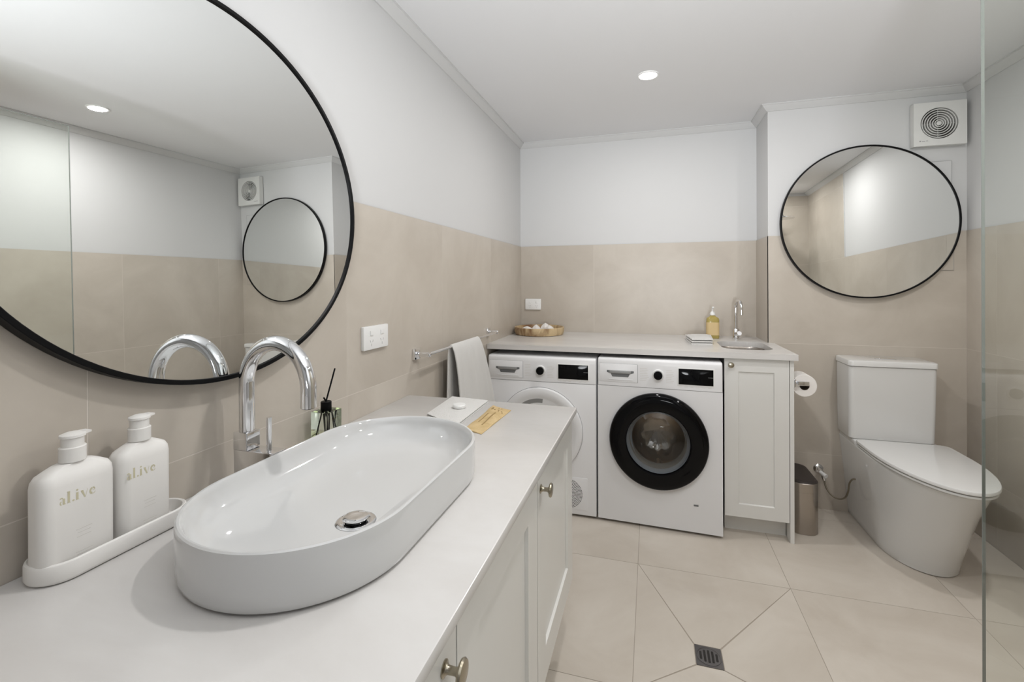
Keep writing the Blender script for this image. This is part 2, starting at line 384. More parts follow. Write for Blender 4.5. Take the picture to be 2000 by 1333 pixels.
tag(obj('vanity_countertop', bm, 'counter'), 'long off-white stone vanity top along the left wall under the basin', 'countertop')

# ------------------------------------------------------------------ basin
bcx, bcy, bhw, bhl, bh = .343, .771, .1815, .311, .085
dcx, dcy = .399, .690
def bring(ins, z, k=0, n=24):
    cx_ = bcx+(dcx-bcx)*k; cy_ = bcy+(dcy-bcy)*k
    return rrect(cx_, cy_, bhw-ins, bhl-ins*(1+k*.6), bhw-ins, z, n)
t = thing('basin', 'white oval countertop basin with rounded ends on the stone vanity', 'basin', (bcx, bcy, Hv))
z0 = Hv+.0003
rings = [bring(.016, z0), bring(.008, z0+.0015), bring(.003, z0+.006), bring(.001, z0+.014), bring(0, z0+.03), bring(0, Hv+bh-.006), bring(.0006, Hv+bh-.002), bring(.003, Hv+bh), bring(.006, Hv+bh-.0004), bring(.0085, Hv+bh-.003),
         bring(.011, Hv+bh-.012), bring(.016, Hv+bh-.026, .02), bring(.026, Hv+bh-.040, .05), bring(.042, Hv+bh-.051, .12), bring(.066, Hv+bh-.059, .25), bring(.095, Hv+bh-.0635, .45), bring(.125, Hv+bh-.066, .7)]
rings.append(rrect(dcx, dcy, .034, .034, .034, Hv+bh-.0675, 24))
rings.append(rrect(dcx, dcy, .033, .033, .033, Hv+bh-.070, 24))
bm = bm_new(); loft(bm, rings); obj('bowl', bm, 'basin', t)
dz = Hv+bh-.0675
bm = bm_new(); lathe(bm, (dcx, dcy, dz), [(.0335, -.001), (.0335, .0012), (.031, .0025), (.022, .0015), (.0195, -.0005)], 40); w_ = obj('waste_flange', bm, 'chrome', t)
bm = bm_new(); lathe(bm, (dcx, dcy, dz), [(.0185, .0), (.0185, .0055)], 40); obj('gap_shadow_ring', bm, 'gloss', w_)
bm = bm_new(); lathe(bm, (dcx, dcy, dz), [(.0205, .0055), (.0215, .0065), (.0213, .0085), (.018, .0098), (.010, .0092), (.001, .0088)], 40); obj('plug', bm, 'chrome', w_)

# ------------------------------------------------------------------ basin mixer
tx, ty = .067, .782
t = thing('basin_mixer', 'tall chrome gooseneck mixer tap standing behind the oval basin', 'tap', (tx, ty, Hv))
bm = bm_new(); rbox(bm, .048, .150, .765, .803, Hv+.0003, .897, .003, .0012); obj('body', bm, 'chrome', t)
bm = bm_new(); rbox(bm, .048, .085, .764, .800, .8973, .934, .003, .0012); obj('spout_collar', bm, 'chrome', t)
sx, sy = .24-tx, .763-ty; R_ = math.hypot(sx, sy)/2; ux, uy = sx/(2*R_), sy/(2*R_)
pts = [(tx, ty, .934), (tx, ty, .98), (tx, ty, 1.02)]
for k in range(25):
    a = PI-PI*k/24; c_ = R_+R_*math.cos(a); pts.append((tx+ux*c_, ty+uy*c_, 1.036+R_*math.sin(a)))
pts += [(tx+sx, ty+sy, 1.02), (tx+sx, ty+sy, 1.0)]
bm = bm_new(); tube(bm, pts, .0152, 28); obj('spout', bm, 'chrome', t)
bm = bm_new(); lathe(bm, (tx+sx, ty+sy, .9985), [(.0125, 0), (.0125, .0018)], 24); obj('aerator', bm, 'dark', t)
bm = bm_new(); tube(bm, [(.124, .783, .8965), (.124, .783, .93), (.124, .783, .966)], .0052, 16); obj('lever', bm, 'chrome', t)

# ------------------------------------------------------------------ pump bottles and tray
t = thing('bottle_tray', 'white oblong ceramic tray holding the pump bottles beside the basin', 'tray', (.045, .538, Hv))
tc = (.0475, .541); th_, tl = .040, .112
tr = lambda i, z: rrect(tc[0], tc[1], th_-i, tl-i, th_-i, z, 14)
z = Hv+.0003
bm = bm_new(); loft(bm, [tr(.006, z), tr(.002, z+.002), tr(0, z+.006), tr(0, z+.025), tr(.001, z+.028), tr(.0035, z+.0295), tr(.0065, z+.0285), tr(.008, z+.025), tr(.0085, z+.012), tr(.011, z+.0085)]); obj('dish', bm, 'pump', t)
def glyph_mesh(bm, P, s):
    """'al.ive' in a high contrast stencil style; P(u,v) -> 3d; s scale; centred"""
    def poly(pts): bm.faces.new([bm.verts.new(P(u*s, v*s)) for u, v in pts])
    def arc(cx, cy, r0, r1, a0, a1, n=8, sq=1.):
        for k in range(n):
            a = a0+(a1-a0)*k/n; b = a0+(a1-a0)*(k+1)/n
            poly([(cx+r0*sq*math.cos(a), cy+r0*math.sin(a)), (cx+r1*sq*math.cos(a), cy+r1*math.sin(a)), (cx+r1*sq*math.cos(b), cy+r1*math.sin(b)), (cx+r0*sq*math.cos(b), cy+r0*math.sin(b))])
    x = -2.45
    arc(x+.33, .27, .12, .29, PI*.55, PI*1.45, 8, .8); arc(x+.30, .80, .06, .20, 0, PI, 8)      # a
    poly([(x+.42, 0), (x+.68, 0), (x+.68, .78), (x+.42, .78)]); poly([(x+.68, 0), (x+.78, .02), (x+.78, .06), (x+.68, .1)]); x += .95
    poly([(x, 0), (x+.27, 0), (x+.27, 1.5), (x, 1.5)]); poly([(x-.07, 0), (x, 0), (x, .05), (x-.07, .05)]); poly([(x+.27, 0), (x+.34, 0), (x+.34, .05), (x+.27, .05)]); poly([(x-.07, 1.45), (x, 1.45), (x, 1.5), (x-.07, 1.5)]); x += .52   # l
    arc(x+.12, .12, 0.001, .13, 0, 2*PI, 10); x += .42                                          # .
    poly([(x, 0), (x+.27, 0), (x+.27, 1.0), (x, 1.0)]); poly([(x-.07, 0), (x, 0), (x, .05), (x-.07, .05)]); poly([(x+.27, 0), (x+.34, 0), (x+.34, .05), (x+.27, .05)]); arc(x+.13, 1.3, .001, .13, 0, 2*PI, 10); x += .5   # i
    poly([(x, 1.0), (x+.30, 1.0), (x+.56, .0), (x+.44, .0)]); poly([(x+.56, 0), (x+.84, 1.0), (x+.79, 1.0), (x+.53, .05)]); x += .98    # v
    arc(x+.38, .5, .2, .48, PI*.5, PI*1.5, 10, .75); arc(x+.42, .62, .18, .36, 0, PI*.5, 6, .85); arc(x+.42, .5, .38, .47, PI*1.5, PI*1.85, 5, .8); poly([(x+.40, .52), (x+.72, .52), (x+.72, .57), (x+.40, .57)])  # e
def pump_bottle(label, cy_, hl, toff=-.002, cx_=.0525, hw=.0215, htop=.144):
    zb = Hv+.0095
    t = thing('pump_bottle', label, 'bottle', (cx_, cy_, zb), group='white pump bottles on the tray')
    rr = lambda a, b, r, zz: rrect(cx_, cy_, a, b, r, zz, 8)
    bm = bm_new(); loft(bm, [rr(hw-.004, hl-.004, .012, zb), rr(hw-.0012, hl-.0012, .015, zb+.0015), rr(hw, hl, .016, zb+.005), rr(hw, hl, .016, zb+htop-.018), rr(hw-.0015, hl-.001, .015, zb+htop-.009), rr(hw-.005, hl-.005, .012, zb+htop-.002),
                              rr(hw-.008, hl-.014, .011, zb+htop+.0035), rr(hw-.0095, hl-.022, .011, zb+htop+.0075), rr(.0125, .0125, .0125, zb+htop+.010), rr(.012, .012, .012, zb+htop+.0105)]); obj('body', bm, 'pump', t)
    zc = zb+htop+.0103
    bm = bm_new(); lathe(bm, (cx_, cy_, zc), [(.0160, 0), (.0160, .0205), (.0150, .0215)], 28); obj('collar', bm, 'pump', t)
    bm = bm_new(); lathe(bm, (cx_, cy_, zc+.0195), [(.0135, .002), (.0135, .015), (.0155, .016), (.0152, .0195), (.008, .0225), (.001, .023)], 28); hd = obj('pump_head', bm, 'pump', t)
    bm = bm_new(); loft(bm, [[(cx_+dx*.0070+.0, cy_+u, zc+.0385+dzz*s_) for dx, dzz in ((-1, -.002), (1, -.002), (1, .0022), (-1, .0022))] for u, s_ in ((.004, 1), (.014, 1), (.021, .7))]); obj('nozzle', bm, 'pump', hd)
    # printed lettering on the broad face
    P = lambda u, v: (cx_+hw+.00025, cy_+u+toff, zb+.100+v)
    bm = bm_new(); glyph_mesh(bm, P, .0112); obj('lettering', bm, 'gold', t, smooth=False)
    for zz, L in ((.055, .017), (.050, .013), (.044, .015), (.022, .018), (.018, .016)):
        bm = bm_new(); box(bm, cx_+hw, cx_+hw+.0002, cy_-L*.6+.002, cy_+L*.6+.002, zb+zz, zb+zz+.0008); obj('small_print', bm, 'print_pale', t, smooth=False)
    return t
M['print_pale'] = mat('pale_print', (.62, .60, .56), .6)
pump_bottle('matte white pump bottle with gold lettering nearest the left picture edge', .4805, .0480)
pump_bottle('matte white pump bottle with gold lettering nearest the oval basin', .5760, .0420, -.008)

# ------------------------------------------------------------------ reed diffuser
dx0, dx1, dy0, dy1 = .022, .076, 1.026, 1.086
t = thing('reed_diffuser', 'square clear glass reed diffuser with black cap behind the basin', 'diffuser', (.05, 1.04, Hv))
bm = bm_new(); rbox(bm, dx0, dx1, dy0, dy1, Hv+.0004, .9035, .004, .002); obj('bottle', bm, 'thick', t)
bm = bm_new(); rbox(bm, dx0+.004, dx1-.004, dy0+.004, dy1-.004, Hv+.005, .848, .003, .001); obj('liquid', bm, 'liquid', t)
bm = bm_new(); lathe(bm, (.049, 1.055, .9040), [(.0135, 0), (.0140, .001), (.0140, .022), (.0125, .0235), (.006, .0235)], 28); obj('cap', bm, 'black', t)
for a, b_ in (((.049, 1.055, .9270), (.052, 1.088, 1.010)), ((.049, 1.055, .9270), (.046, 1.049, .938))):
    bm = bm_new(); tube(bm, [a, b_], .0022, 8); obj('reed', bm, 'black', t)
for a, b_ in (((.047, 1.053, .9035), (.032, 1.036, .826)), ((.052, 1.057, .9035), (.068, 1.076, .826)), ((.05, 1.059, .9035), (.045, 1.076, .826)), ((.05, 1.052, .9035), (.066, 1.038, .826))):
    bm = bm_new(); tube(bm, [a, b_], .0022, 8); obj('reed', bm, 'black', t)

# ------------------------------------------------------------------ mirrors
def round_mirror(name, label, c, n, ry, rz, ph, face_w=.008, depth=.022, up=Vector((0, 0, 1))):
    """c: centre of the glass, n: outward normal (into the room)"""
    n = Vector(n).normalized(); h = up.cross(n).normalized(); v = n.cross(h).normalized(); c = Vector(c)
    t = thing(name, label, 'mirror', c)
    def ring(dr, d, k=128):
        out = []
        for i in range(k):
            a = 2*PI*i/k; u0, v0 = (ry+dr)*math.cos(a), (rz+dr)*math.sin(a)
            u, w_ = u0*math.cos(ph)-v0*math.sin(ph), u0*math.sin(ph)+v0*math.cos(ph)
            out.append(tuple(c+h*u+v*w_+n*d))
        return out
    bm = bm_new(); loft(bm, [ring(0, -.004), ring(0, 0)]); obj('mirror_glass', bm, 'mirror', t, smooth=False)
    bm = bm_new(); loft(bm, [ring(.0002, 0), ring(.0002, .004), ring(.0012, .005), ring(face_w-.001, .005), ring(face_w, .004), ring(face_w, .005-depth), ring(.0002, .005-depth), ring(.0002, 0)], False, False); obj('frame', bm, 'black', t)
    return t
# ring's h axis = up x n ; for n=+x h=+y
round_mirror('wall_mirror', 'very large round black-framed mirror on the left wall above the vanity', (.0262, .7609, 1.4399), (1, -.0171, .0139), .4292, .3877, -.0291, .0095, .026)
round_mirror('wall_mirror', 'smaller round black-framed mirror above the toilet', (1.9834, T-.0225, 1.5606), (.0, -1, .018), .3985, .3985, 0, .008, .022)

# ------------------------------------------------------------------ power points
def gpo(label, plane, fixed, u0, u1, z0, z1):
    def bx(bm, a, b, c, d, f, k, r, e):
        if plane == 'x': rbox(bm, f, k, a, b, c, d, r, e, 5, 'x')
        else: rbox(bm, a, b, k, f, c, d, r, e, 5, 'y')
    s = 1 if plane == 'x' else -1
    W, H = u1-u0, z1-z0
    t = thing('power_point', label, 'power socket', (fixed, (u0+u1)/2, z0) if plane == 'x' else ((u0+u1)/2, fixed, z0))
    bm = bm_new(); bx(bm, u0, u1, z0, z1, fixed+s*.0003, fixed+s*.0115, .004, .0015); obj('plate', bm, 'plastic', t)
    for c in (.30, .73):
        uc = u0+W*c; bm = bm_new(); bx(bm, uc-W*.06, uc+W*.06, z0+H*.60, z0+H*.80, fixed+s*.0116, fixed+s*.0145, .001, .0006); obj('rocker_switch', bm, 'plastic', t)
        for a, zz, ang in ((-.05, .36, .5), (.05, .36, -.5), (0, .2, 0)):
            bm = bm_new(); um = uc+W*a; zc = z0+H*zz; L = H*.055
            pp = [(um+q1*W*.007*math.cos(ang)-q2*L*math.sin(ang), zc+q1*W*.007*math.sin(ang)+q2*L*math.cos(ang)) for q1, q2 in ((-1, -1), (1, -1), (1, 1), (-1, 1))]
            PP = (lambda u, zz_, d: (fixed+d, u, zz_)) if plane == 'x' else (lambda u, zz_, d: (u, fixed-d, zz_))
            loft(bm, [[PP(u, q, .0114) for u, q in pp], [PP(u, q, .0119) for u, q in pp]]); obj('pin_slot', bm, 'slot', t, smooth=False)
gpo('white double power point on the left wall tiles between mirror and towel rail', 'x', 0, 1.283, 1.426, 1.027, 1.104)
gpo('white double power point on the back wall above the wooden tray', 'y', B, .0325, .146, 1.0515, 1.1285)

# ------------------------------------------------------------------ towel rail with towel
t = thing('towel_rail', 'slim chrome towel rail fixed to the left wall beyond the vanity', 'towel rail', (0, 2.06, .967))
for y in (1.637, 2.480):
    bm = bm_new(); rbox(bm, .0004, .012, y-.022, y+.022, .945, .989, .003, .0012, 4, 'x'); obj('wall_plate', bm, 'chrome', t)
    bm = bm_new(); rbox(bm, .012, .066, y-.009, y+.009, .957, .975, .002, .001, 4, 'x'); obj('bracket', bm, 'chrome', t)
bm = bm_new(); tube(bm, [(.058, 1.631, .967), (.058, 2.486, .967)], .0062, 16); obj('rail', bm, 'chrome', t)
def towel():
    prof = [(.024, .560), (.030, .70), (.034, .85), (.040, .945), (.047, .968), (.058, .9785), (.069, .970), (.077, .945), (.082, .90), (.086, .80), (.090, .68), (.092, .56)]
    bm = bm_new(); rings = []; n = 40
    for j, (x, z) in enumerate(prof):
        row = []; front = j > 5; d = max(0, .97-z)
        for i in range(n+1):
            s = i/n
            y0 = 1.849+(.10*d if front else -.01*d); y1 = 2.176+(.42*d if front else .10*d)
            y = y0+(y1-y0)*s
            wv = .006*math.sin(s*9+1+3*d)*min(1, d*7)+.003*math.sin(s*23)*min(1, d*6)
            row.append((x+(abs(wv)*1.1 if front else wv*.5+.003*(d > .1)), y, z+.002))
        rings.append(row)
    loft(bm, rings, False, False, closed=False)
    o = obj('hand_towel', bm, 'towel'); so = o.modifiers.new('s', 'SOLIDIFY'); so.thickness = .008; so.offset = 1
    sb = o.modifiers.new('b', 'SUBSURF'); sb.levels = 1; sb.render_levels = 1
    tag(o, 'white hand towel draped over the chrome towel rail', 'towel')
towel()
# folded face cloth, soap, comb packet on the vanity top
def quadprism(bm, q, z0, z1, r=.006, n=10, bulge=.0, wave=0):
    g0 = n; top = []
    for i in range(g0+1):
        row = []
        for j in range(g0+1):
            a, b_ = i/g0, j/g0
            x = (1-a)*((1-b_)*q[0][0]+b_*q[1][0])+a*((1-b_)*q[3][0]+b_*q[2][0]); y = (1-a)*((1-b_)*q[0][1]+b_*q[1][1])+a*((1-b_)*q[3][1]+b_*q[2][1])
            e = min(a, b_, 1-a, 1-b_)*g0/2
            zt = z0+(z1-z0)*(min(1, .35+.65*e) if e < 1 else 1)+bulge*math.sin(PI*a)*math.sin(PI*b_)+wave*math.sin(b_*9+a*4)*.5
            row.append((x, y, max(zt, z0+.001)))
        top.append(row)
    vt = [[bm.verts.new(p) for p in r_] for r_ in top]; vb = [[bm.verts.new((p[0], p[1], z0)) for p in r_] for r_ in top]
    for i in range(g0):
        for j in range(g0):
            bm.faces.new((vt[i][j], vt[i][j+1], vt[i+1][j+1], vt[i+1][j])); bm.faces.new((vb[i][j], vb[i+1][j], vb[i+1][j+1], vb[i][j+1]))
    for k in range(g0):
        for A, Bq in ((vt[0][k:k+2], vb[0][k:k+2]), (vt[g0][k:k+2], vb[g0][k:k+2]), ([vt[k][0], vt[k+1][0]], [vb[k][0], vb[k+1][0]]), ([vt[k][g0], vt[k+1][g0]], [vb[k][g0], vb[k+1][g0]])):
            bm.faces.new((A[0], A[1], Bq[1], Bq[0]))
q = [(.338, 1.262), (.196, 1.352), (.182, 1.585), (.332, 1.566)]
t = thing('face_cloth', 'folded white face cloth on the vanity top beside the brown packet', 'towel', (.26, 1.42, Hv))
bm = bm_new(); quadprism(bm, q, Hv+.0003, Hv+.0060); obj('lower_fold', bm, 'towel', t)
bm = bm_new(); quadprism(bm, [(x*.985+.004, y*.985+.02) for x, y in q], Hv+.0061, Hv+.0115, bulge=.001); obj('upper_fold', bm, 'towel', t)
bm = bm_new(); lathe(bm, (.277, 1.428, Hv+.0127), [(.020, 0), (.0225, .002), (.0225, .009), (.020, .012), (.013, .0125), (.001, .0115)], 32)
tag(obj('wrapped_soap', bm, 'plastic'), 'small round wrapped guest soap on the folded face cloth', 'soap')
q = [(.368, 1.252), (.430, 1.228), (.440, 1.482), (.364, 1.522)]
t = thing('comb_packet', 'narrow brown kraft paper packet lying on the vanity top by the basin', 'packet', (.40, 1.35, Hv))
bm = bm_new(); quadprism(bm, [q[0], q[3], q[2], q[1]], Hv+.0004, Hv+.006, wave=.004, bulge=.003); obj('packet', bm, 'kraft', t)
def on_packet(a, b_, dz_=.0):
    x = (1-a)*((1-b_)*q[0][0]+b_*q[3][0])+a*((1-b_)*q[1][0]+b_*q[2][0]); y = (1-a)*((1-b_)*q[0][1]+b_*q[3][1])+a*((1-b_)*q[1][1]+b_*q[2][1])
    return (x, y, Hv+.0065+.003*math.sin(PI*a)*math.sin(PI*b_)+.002*math.sin(b_*9+a*4)+dz_)
for a0, a1, b0, b1 in ((.28, .33, .28, .60), (.58, .64, .22, .68)):
    bm = bm_new(); loft(bm, [[on_packet(a0, b0+(b1-b0)*k/8, .0004), on_packet(a1, b0+(b1-b0)*k/8, .0004), on_packet(a1, b0+(b1-b0)*k/8, -.001), on_packet(a0, b0+(b1-b0)*k/8, -.001)] for k in range(9)]); obj('printed_line', bm, 'ink', t, smooth=False)
for k in range(12):
    a, b_ = random.uniform(.2, .85), random.uniform(.76, .93); bm = bm_new(); p_ = on_packet(a, b_, .0005); lathe(bm, p_, [(.0022, -.0008), (.0022, 0)], 8); obj('printed_dot', bm, 'ink', t, smooth=False)

# ------------------------------------------------------------------ laundry worktop
Fc, Hc = 2.468, .8997
sink = (1.367, 2.765, .120, .168, .075)
loop = [(p[0], p[1]) for p in rrect(*sink, 0, 12)]
t = thing('laundry_worktop', 'off-white stone worktop over the washing machines along the back wall', 'countertop', (.78, 2.8, Hc-.028))
bm = bm_new(); plate_hole(bm, .002, 1.5155, Fc, B-.001, Hc-.028, Hc, loop); box(bm, 1.5155, 1.5502, Fc, T-.001, Hc-.028, Hc)
obj('slab', bm, 'counter', t, smooth=False)
t = thing('inset_sink', 'small stainless steel sink set into the laundry worktop', 'sink', (1.367, 2.765, Hc))
sr = lambda i, z: rrect(sink[0], sink[1], sink[2]-i, sink[3]-i, sink[4]-i*.5, z, 12)
bm = bm_new(); loft(bm, [sr(.0005, Hc-.0285), sr(.0015, Hc-.030), sr(.003, Hc-.05), sr(.008, Hc-.12), sr(.02, Hc-.145), sr(.05, Hc-.152), sr(.085, Hc-.155)], False, True); obj('bowl', bm, 'steel', t)
bm = bm_new(); lathe(bm, (sink[0], sink[1], Hc-.1548), [(.026, 0), (.026, .002), (.018, .001)], 28); obj('waste', bm, 'chrome', t)

# sink mixer
lx, ly = 1.379, 3.07
t = thing('sink_mixer', 'small chrome gooseneck tap behind the inset laundry sink', 'tap', (lx, ly, Hc))
bm = bm_new(); lathe(bm, (lx, ly, Hc+.0003), [(.0225, 0), (.0225, .004), (.019, .006), (.019, .058), (.016, .062)], 28); obj('body', bm, 'chrome', t)
pts = [(lx, ly, Hc+.058), (lx, ly, Hc+.12), (lx, ly, Hc+.185)]
for k in range(17):
    a = PI-PI*k/16; pts.append((lx+.006*(1+math.cos(a)), ly-.055*(1+math.cos(a)), Hc+.190+.042*math.sin(a)))
pts.append((lx+.012, ly-.110, Hc+.150))
bm = bm_new(); tube(bm, pts, .0095, 18); obj('spout', bm, 'chrome', t)
bm = bm_new(); tube(bm, [(lx, ly-.017, Hc+.030), (lx+.006, ly-.045, Hc+.034), (lx+.010, ly-.060, Hc+.040)], [.013, .015, .013], 20); obj('lever', bm, 'chrome', t)

# soap dispenser
sxc, syc = 1.250, 3.072
t = thing('soap_dispenser', 'clear pump bottle of amber hand soap on the worktop by the small tap', 'bottle', (sxc, syc, Hc))
sb = lambda a, b_, z: rrect(sxc, syc, a, b_, min(a, b_)*.7, z, 6)
bm = bm_new(); loft(bm, [sb(.034, .024, Hc+.0004), sb(.0365, .0265, Hc+.004), sb(.0365, .0265, Hc+.112), sb(.033, .024, Hc+.124), sb(.016, .014, Hc+.134), sb(.0135, .0135, Hc+.140)]); obj('bottle', bm, 'amber', t)
bm = bm_new(); loft(bm, [sb(.0370, .0270, Hc+.020), sb(.0370, .0270, Hc+.098)], False, False); obj('label', bm, 'label', t)
bm = bm_new(); lathe(bm, (sxc, syc, Hc+.1402), [(.0155, 0), (.0155, .012), (.011, .020), (.005, .024), (.0045, .044)], 24); pc = obj('pump_collar', bm, 'plastic', t)
bm = bm_new(); rbox(bm, sxc-.006, sxc+.006, syc-.032, syc+.008, Hc+.1842, Hc+.193, .004, .002); obj('pump_spout', bm, 'plastic', t)
# folded cloth by the sink
t = thing('folded_washcloth', 'folded white washcloth on the worktop beside the small sink', 'towel', (1.17, 2.85, Hc))
q2 = [(1.103, 2.725), (1.212, 2.745), (1.228, 2.99), (1.082, 2.97)]
for k in range(3):
    bm = bm_new(); quadprism(bm, [(x+.002*k, y+.008*k) for x, y in q2], Hc+.0003+k*.0115, Hc+.0115+k*.0115, bulge=.003*(k == 2)); obj('fold', bm, 'towel', t)

# wooden tray with shells
wx, wy = .1755, 3.018
t = thing('wooden_tray', 'round variegated wooden tray on the worktop against the left wall', 'tray', (wx, wy, Hc))
bm = bm_new(); lathe(bm, (wx, wy, Hc+.0004), [(.150, 0), (.157, .002), (.164, .020), (.165, .047), (.162, .050), (.156, .050), (.154, .046), (.150, .014), (.001, .012)], 56)
obj('dish', bm, 'wood', t)
def shell(x, y, r, h, twist, label):
    bm = bm_new(); rings = []; z0 = Hc+.0135
    for k in range(9):
        s = k/8; rr = r*(math.sin(PI*min(1, .28+s*.72))**.8)+.001
        rings.append([(x+rr*math.cos(a)*(1+.10*math.sin(6*a+s*4+twist)), y+.85*rr*math.sin(a)*(1+.10*math.sin(6*a+s*4+twist)), z0+h*s) for a in [2*PI*i/30 for i in range(30)]])
    loft(bm, rings); tag(obj('seashell', bm, 'shell'), label, 'shell', 'white shells in the wooden tray')
shell(.102, 2.975, .042, .042, 0, 'low white shell at the left of the round wooden tray')
shell(.160, 2.995, .030, .052, 1, 'pointed white shell in the middle of the round wooden tray')
shell(.217, 3.020, .034, .062, 2, 'tall white shell right of centre in the wooden tray')
shell(.254, 2.975, .032, .052, 3, 'rounded white shell at the right of the wooden tray')

# ------------------------------------------------------------------ machines
def machine(kind, label, loc, rotz):
    W, H, D = .598, .842, (.50 if kind == 'w' else .58)
    t = thing('washing_machine' if kind == 'w' else 'tumble_dryer', label, 'washing machine' if kind == 'w' else 'dryer', loc, rotz)
    org = ORG[t.name]; ox, oy, oz = org if kind == 'd' else (0, 0, 0)
    X = lambda x: x+ox
    Yy = lambda y: y+oy
    dcx_, dcz = .2985, (.440 if kind == 'w' else .447)
    def rb(bm, x0, x1, y0, y1, z0, z1, r, e, n=5, ax='y'): return rbox(bm, X(x0), X(x1), Yy(y0), Yy(y1), z0, z1, r, e, n, ax)
    zb = .014
    # carcass behind the front plate
    bm = bm_new(); rb(bm, 0, W, .020, D, zb, H, .006, .003); 
    if kind == 'w':
        bm.free(); bm = bm_new()
        rr = lambda y: [(X(p[0]), Yy(y), p[1]) for p in [(a, b_) for a, _, b_ in rrect(W/2, (zb+H)/2, W/2, (H-zb)/2, .006, 0, 5, 'xz')]]
        loft(bm, [rr(.020), rr(D)], False, True)
    obj('body', bm, 'appl', t)
    # front plate
    ztop = (.700 if kind == 'w' else .706)
    bm = bm_new()
    if kind == 'w':
        lp = [(X(dcx_)+.175*math.cos(a), dcz+.175*math.sin(a)) for a in [2*PI*i/72 for i in range(72)]]
        plate_hole(bm, X(0), X(W), zb, ztop, Yy(.020), Yy(0), lp, 'xz')
    else: rb(bm, 0, W, 0, .020, zb, ztop, .004, .003)
    fp = obj('front_panel', bm, 'appl', t)
    # control panel: slightly bowed top
    bm = bm_new(); pr = [(.020, H), (.012, H-.0005), (.005, H-.004), (.0015, H-.012), (0, H-.03), (0, ztop+.0022), (.020, ztop+.0022)]
    loft(bm, [[(X(x), Yy(y+ed), z - (ed*.6 if z > H-.03 else 0)) for y, z in pr] for x, ed in ((0.0, .006), (.003, .0015), (.008, 0), (W-.008, 0), (W-.003, .0015), (W, .006))]); cp = obj('control_panel', bm, 'appl', t)
    # drawer
    za, zc = .722, .814
    bm = bm_new(); rb(bm, .010, .201, -.0022, .001, za, zc, .003, .0012); dr = obj('detergent_drawer', bm, 'appl', t)
    bm = bm_new(); 
    for a in ((.2015, .203, za, zc), (.010, .2015, zc, zc+.001)): rb(bm, a[0], a[1], -.0006, .0002, a[2], a[3], .0003, .0001, 1)
    obj('drawer_gap', bm, 'seam', t, smooth=False)
    hx0, hx1 = .047, .203-.020
    hz = .766
    bm = bm_new()
    pl = [(hx0, hz+.014), (hx0, hz+.004), (hx0+.020, hz-.002), (hx0+.028, hz-.018), (hx1-.028, hz-.018), (hx1-.020, hz-.002), (hx1, hz+.004), (hx1, hz+.014)]
    loft(bm, [[(X(x), Yy(y), z) for x, z in pl] for y in (-.0020, -.0028)]); obj('handle_recess', bm, 'applgrey', dr, smooth=False)
    bm = bm_new(); rb(bm, hx0+.014, hx1-.014, -.0075, -.0028, hz-.0005, hz+.0135, .002, .001); hb = obj('handle', bm, 'silver', dr)
    bm = bm_new(); rb(bm, hx0+.01, hx1-.004, -.0048, -.0022, hz-.034, hz-.029, .0015, .001); obj('handle_lip', bm, 'appl', dr)
    mw = Matrix.Translation((X((hx0+hx1)/2), Yy(-.0078), hz+.0065)-org if kind == 'd' else (X((hx0+hx1)/2), Yy(-.0078), hz+.0065)) if False else None
    lt = txt('lettering', 'BOSCH', 'seam', None, .012, Matrix.Translation(Vector((X((hx0+hx1)/2), Yy(-.0077), hz+.0065))-(org if kind == 'd' else Vector((0, 0, 0)))) @ Matrix.Rotation(PI/2, 4, 'X'))
    lt.parent = dr
    # dial
    kx, kz = .301, .768
    bm = bm_new(); lathe(bm, (X(kx), Yy(.0005), kz), [(.0275, 0), (.0275, -.006), (.0255, -.0085), (.0215, -.0085)], 40, 'y'); dl = obj('dial', bm, 'plastic', t)
    bm = bm_new(); lathe(bm, (X(kx), Yy(-.0086), kz), [(.0213, 0), (.0210, -.012), (.0185, -.0145), (.001, -.0150)], 40, 'y'); obj('dial_cap', bm, 'gloss', dl)
    # display
    bm = bm_new(); rb(bm, .392, .564, -.0012, .0005, .722, .812, .003, .0005); obj('display_bezel', bm, 'plastic', t)
    bm = bm_new(); rb(bm, .398, .557, -.0022, -.0010, .729, .806, .001, .0004); dp = obj('display', bm, 'gloss', t)
    bm = bm_new(); rb(bm, .533, .556, -.0026, -.0022, .768, .7690, .0003, .0001, 1); obj('display_mark', bm, 'print', dp, smooth=False)
    # programme markings
    bm = bm_new()
    for k in range(8):
        z = .796-k*.0085
        rb(bm, .212, .212+random.uniform(.03, .045), -.0004, .0002, z, z+.0012, .0003, .0001, 1)
        rb(bm, .338, .338+random.uniform(.025, .042), -.0004, .0002, z-.004, z-.0028, .0003, .0001, 1)
    for k in range(6): rb(bm, .398+k*.027, .398+k*.027+.015, -.0004, .0002, .7165, .7176, .0003, .0001, 1)
    mk = obj('programme_print', bm, 'print_pale', t, smooth=False); mk['kind'] = 'stuff'
    # feet
    for x in (.05, W-.05):
        for y in (.06, D-.05):
            bm = bm_new(); lathe(bm, (X(x), Yy(y), .0004), [(.020, 0), (.020, .0135)], 16); obj('foot', bm, 'seam', t)
    c = (X(dcx_), Yy(0), dcz)
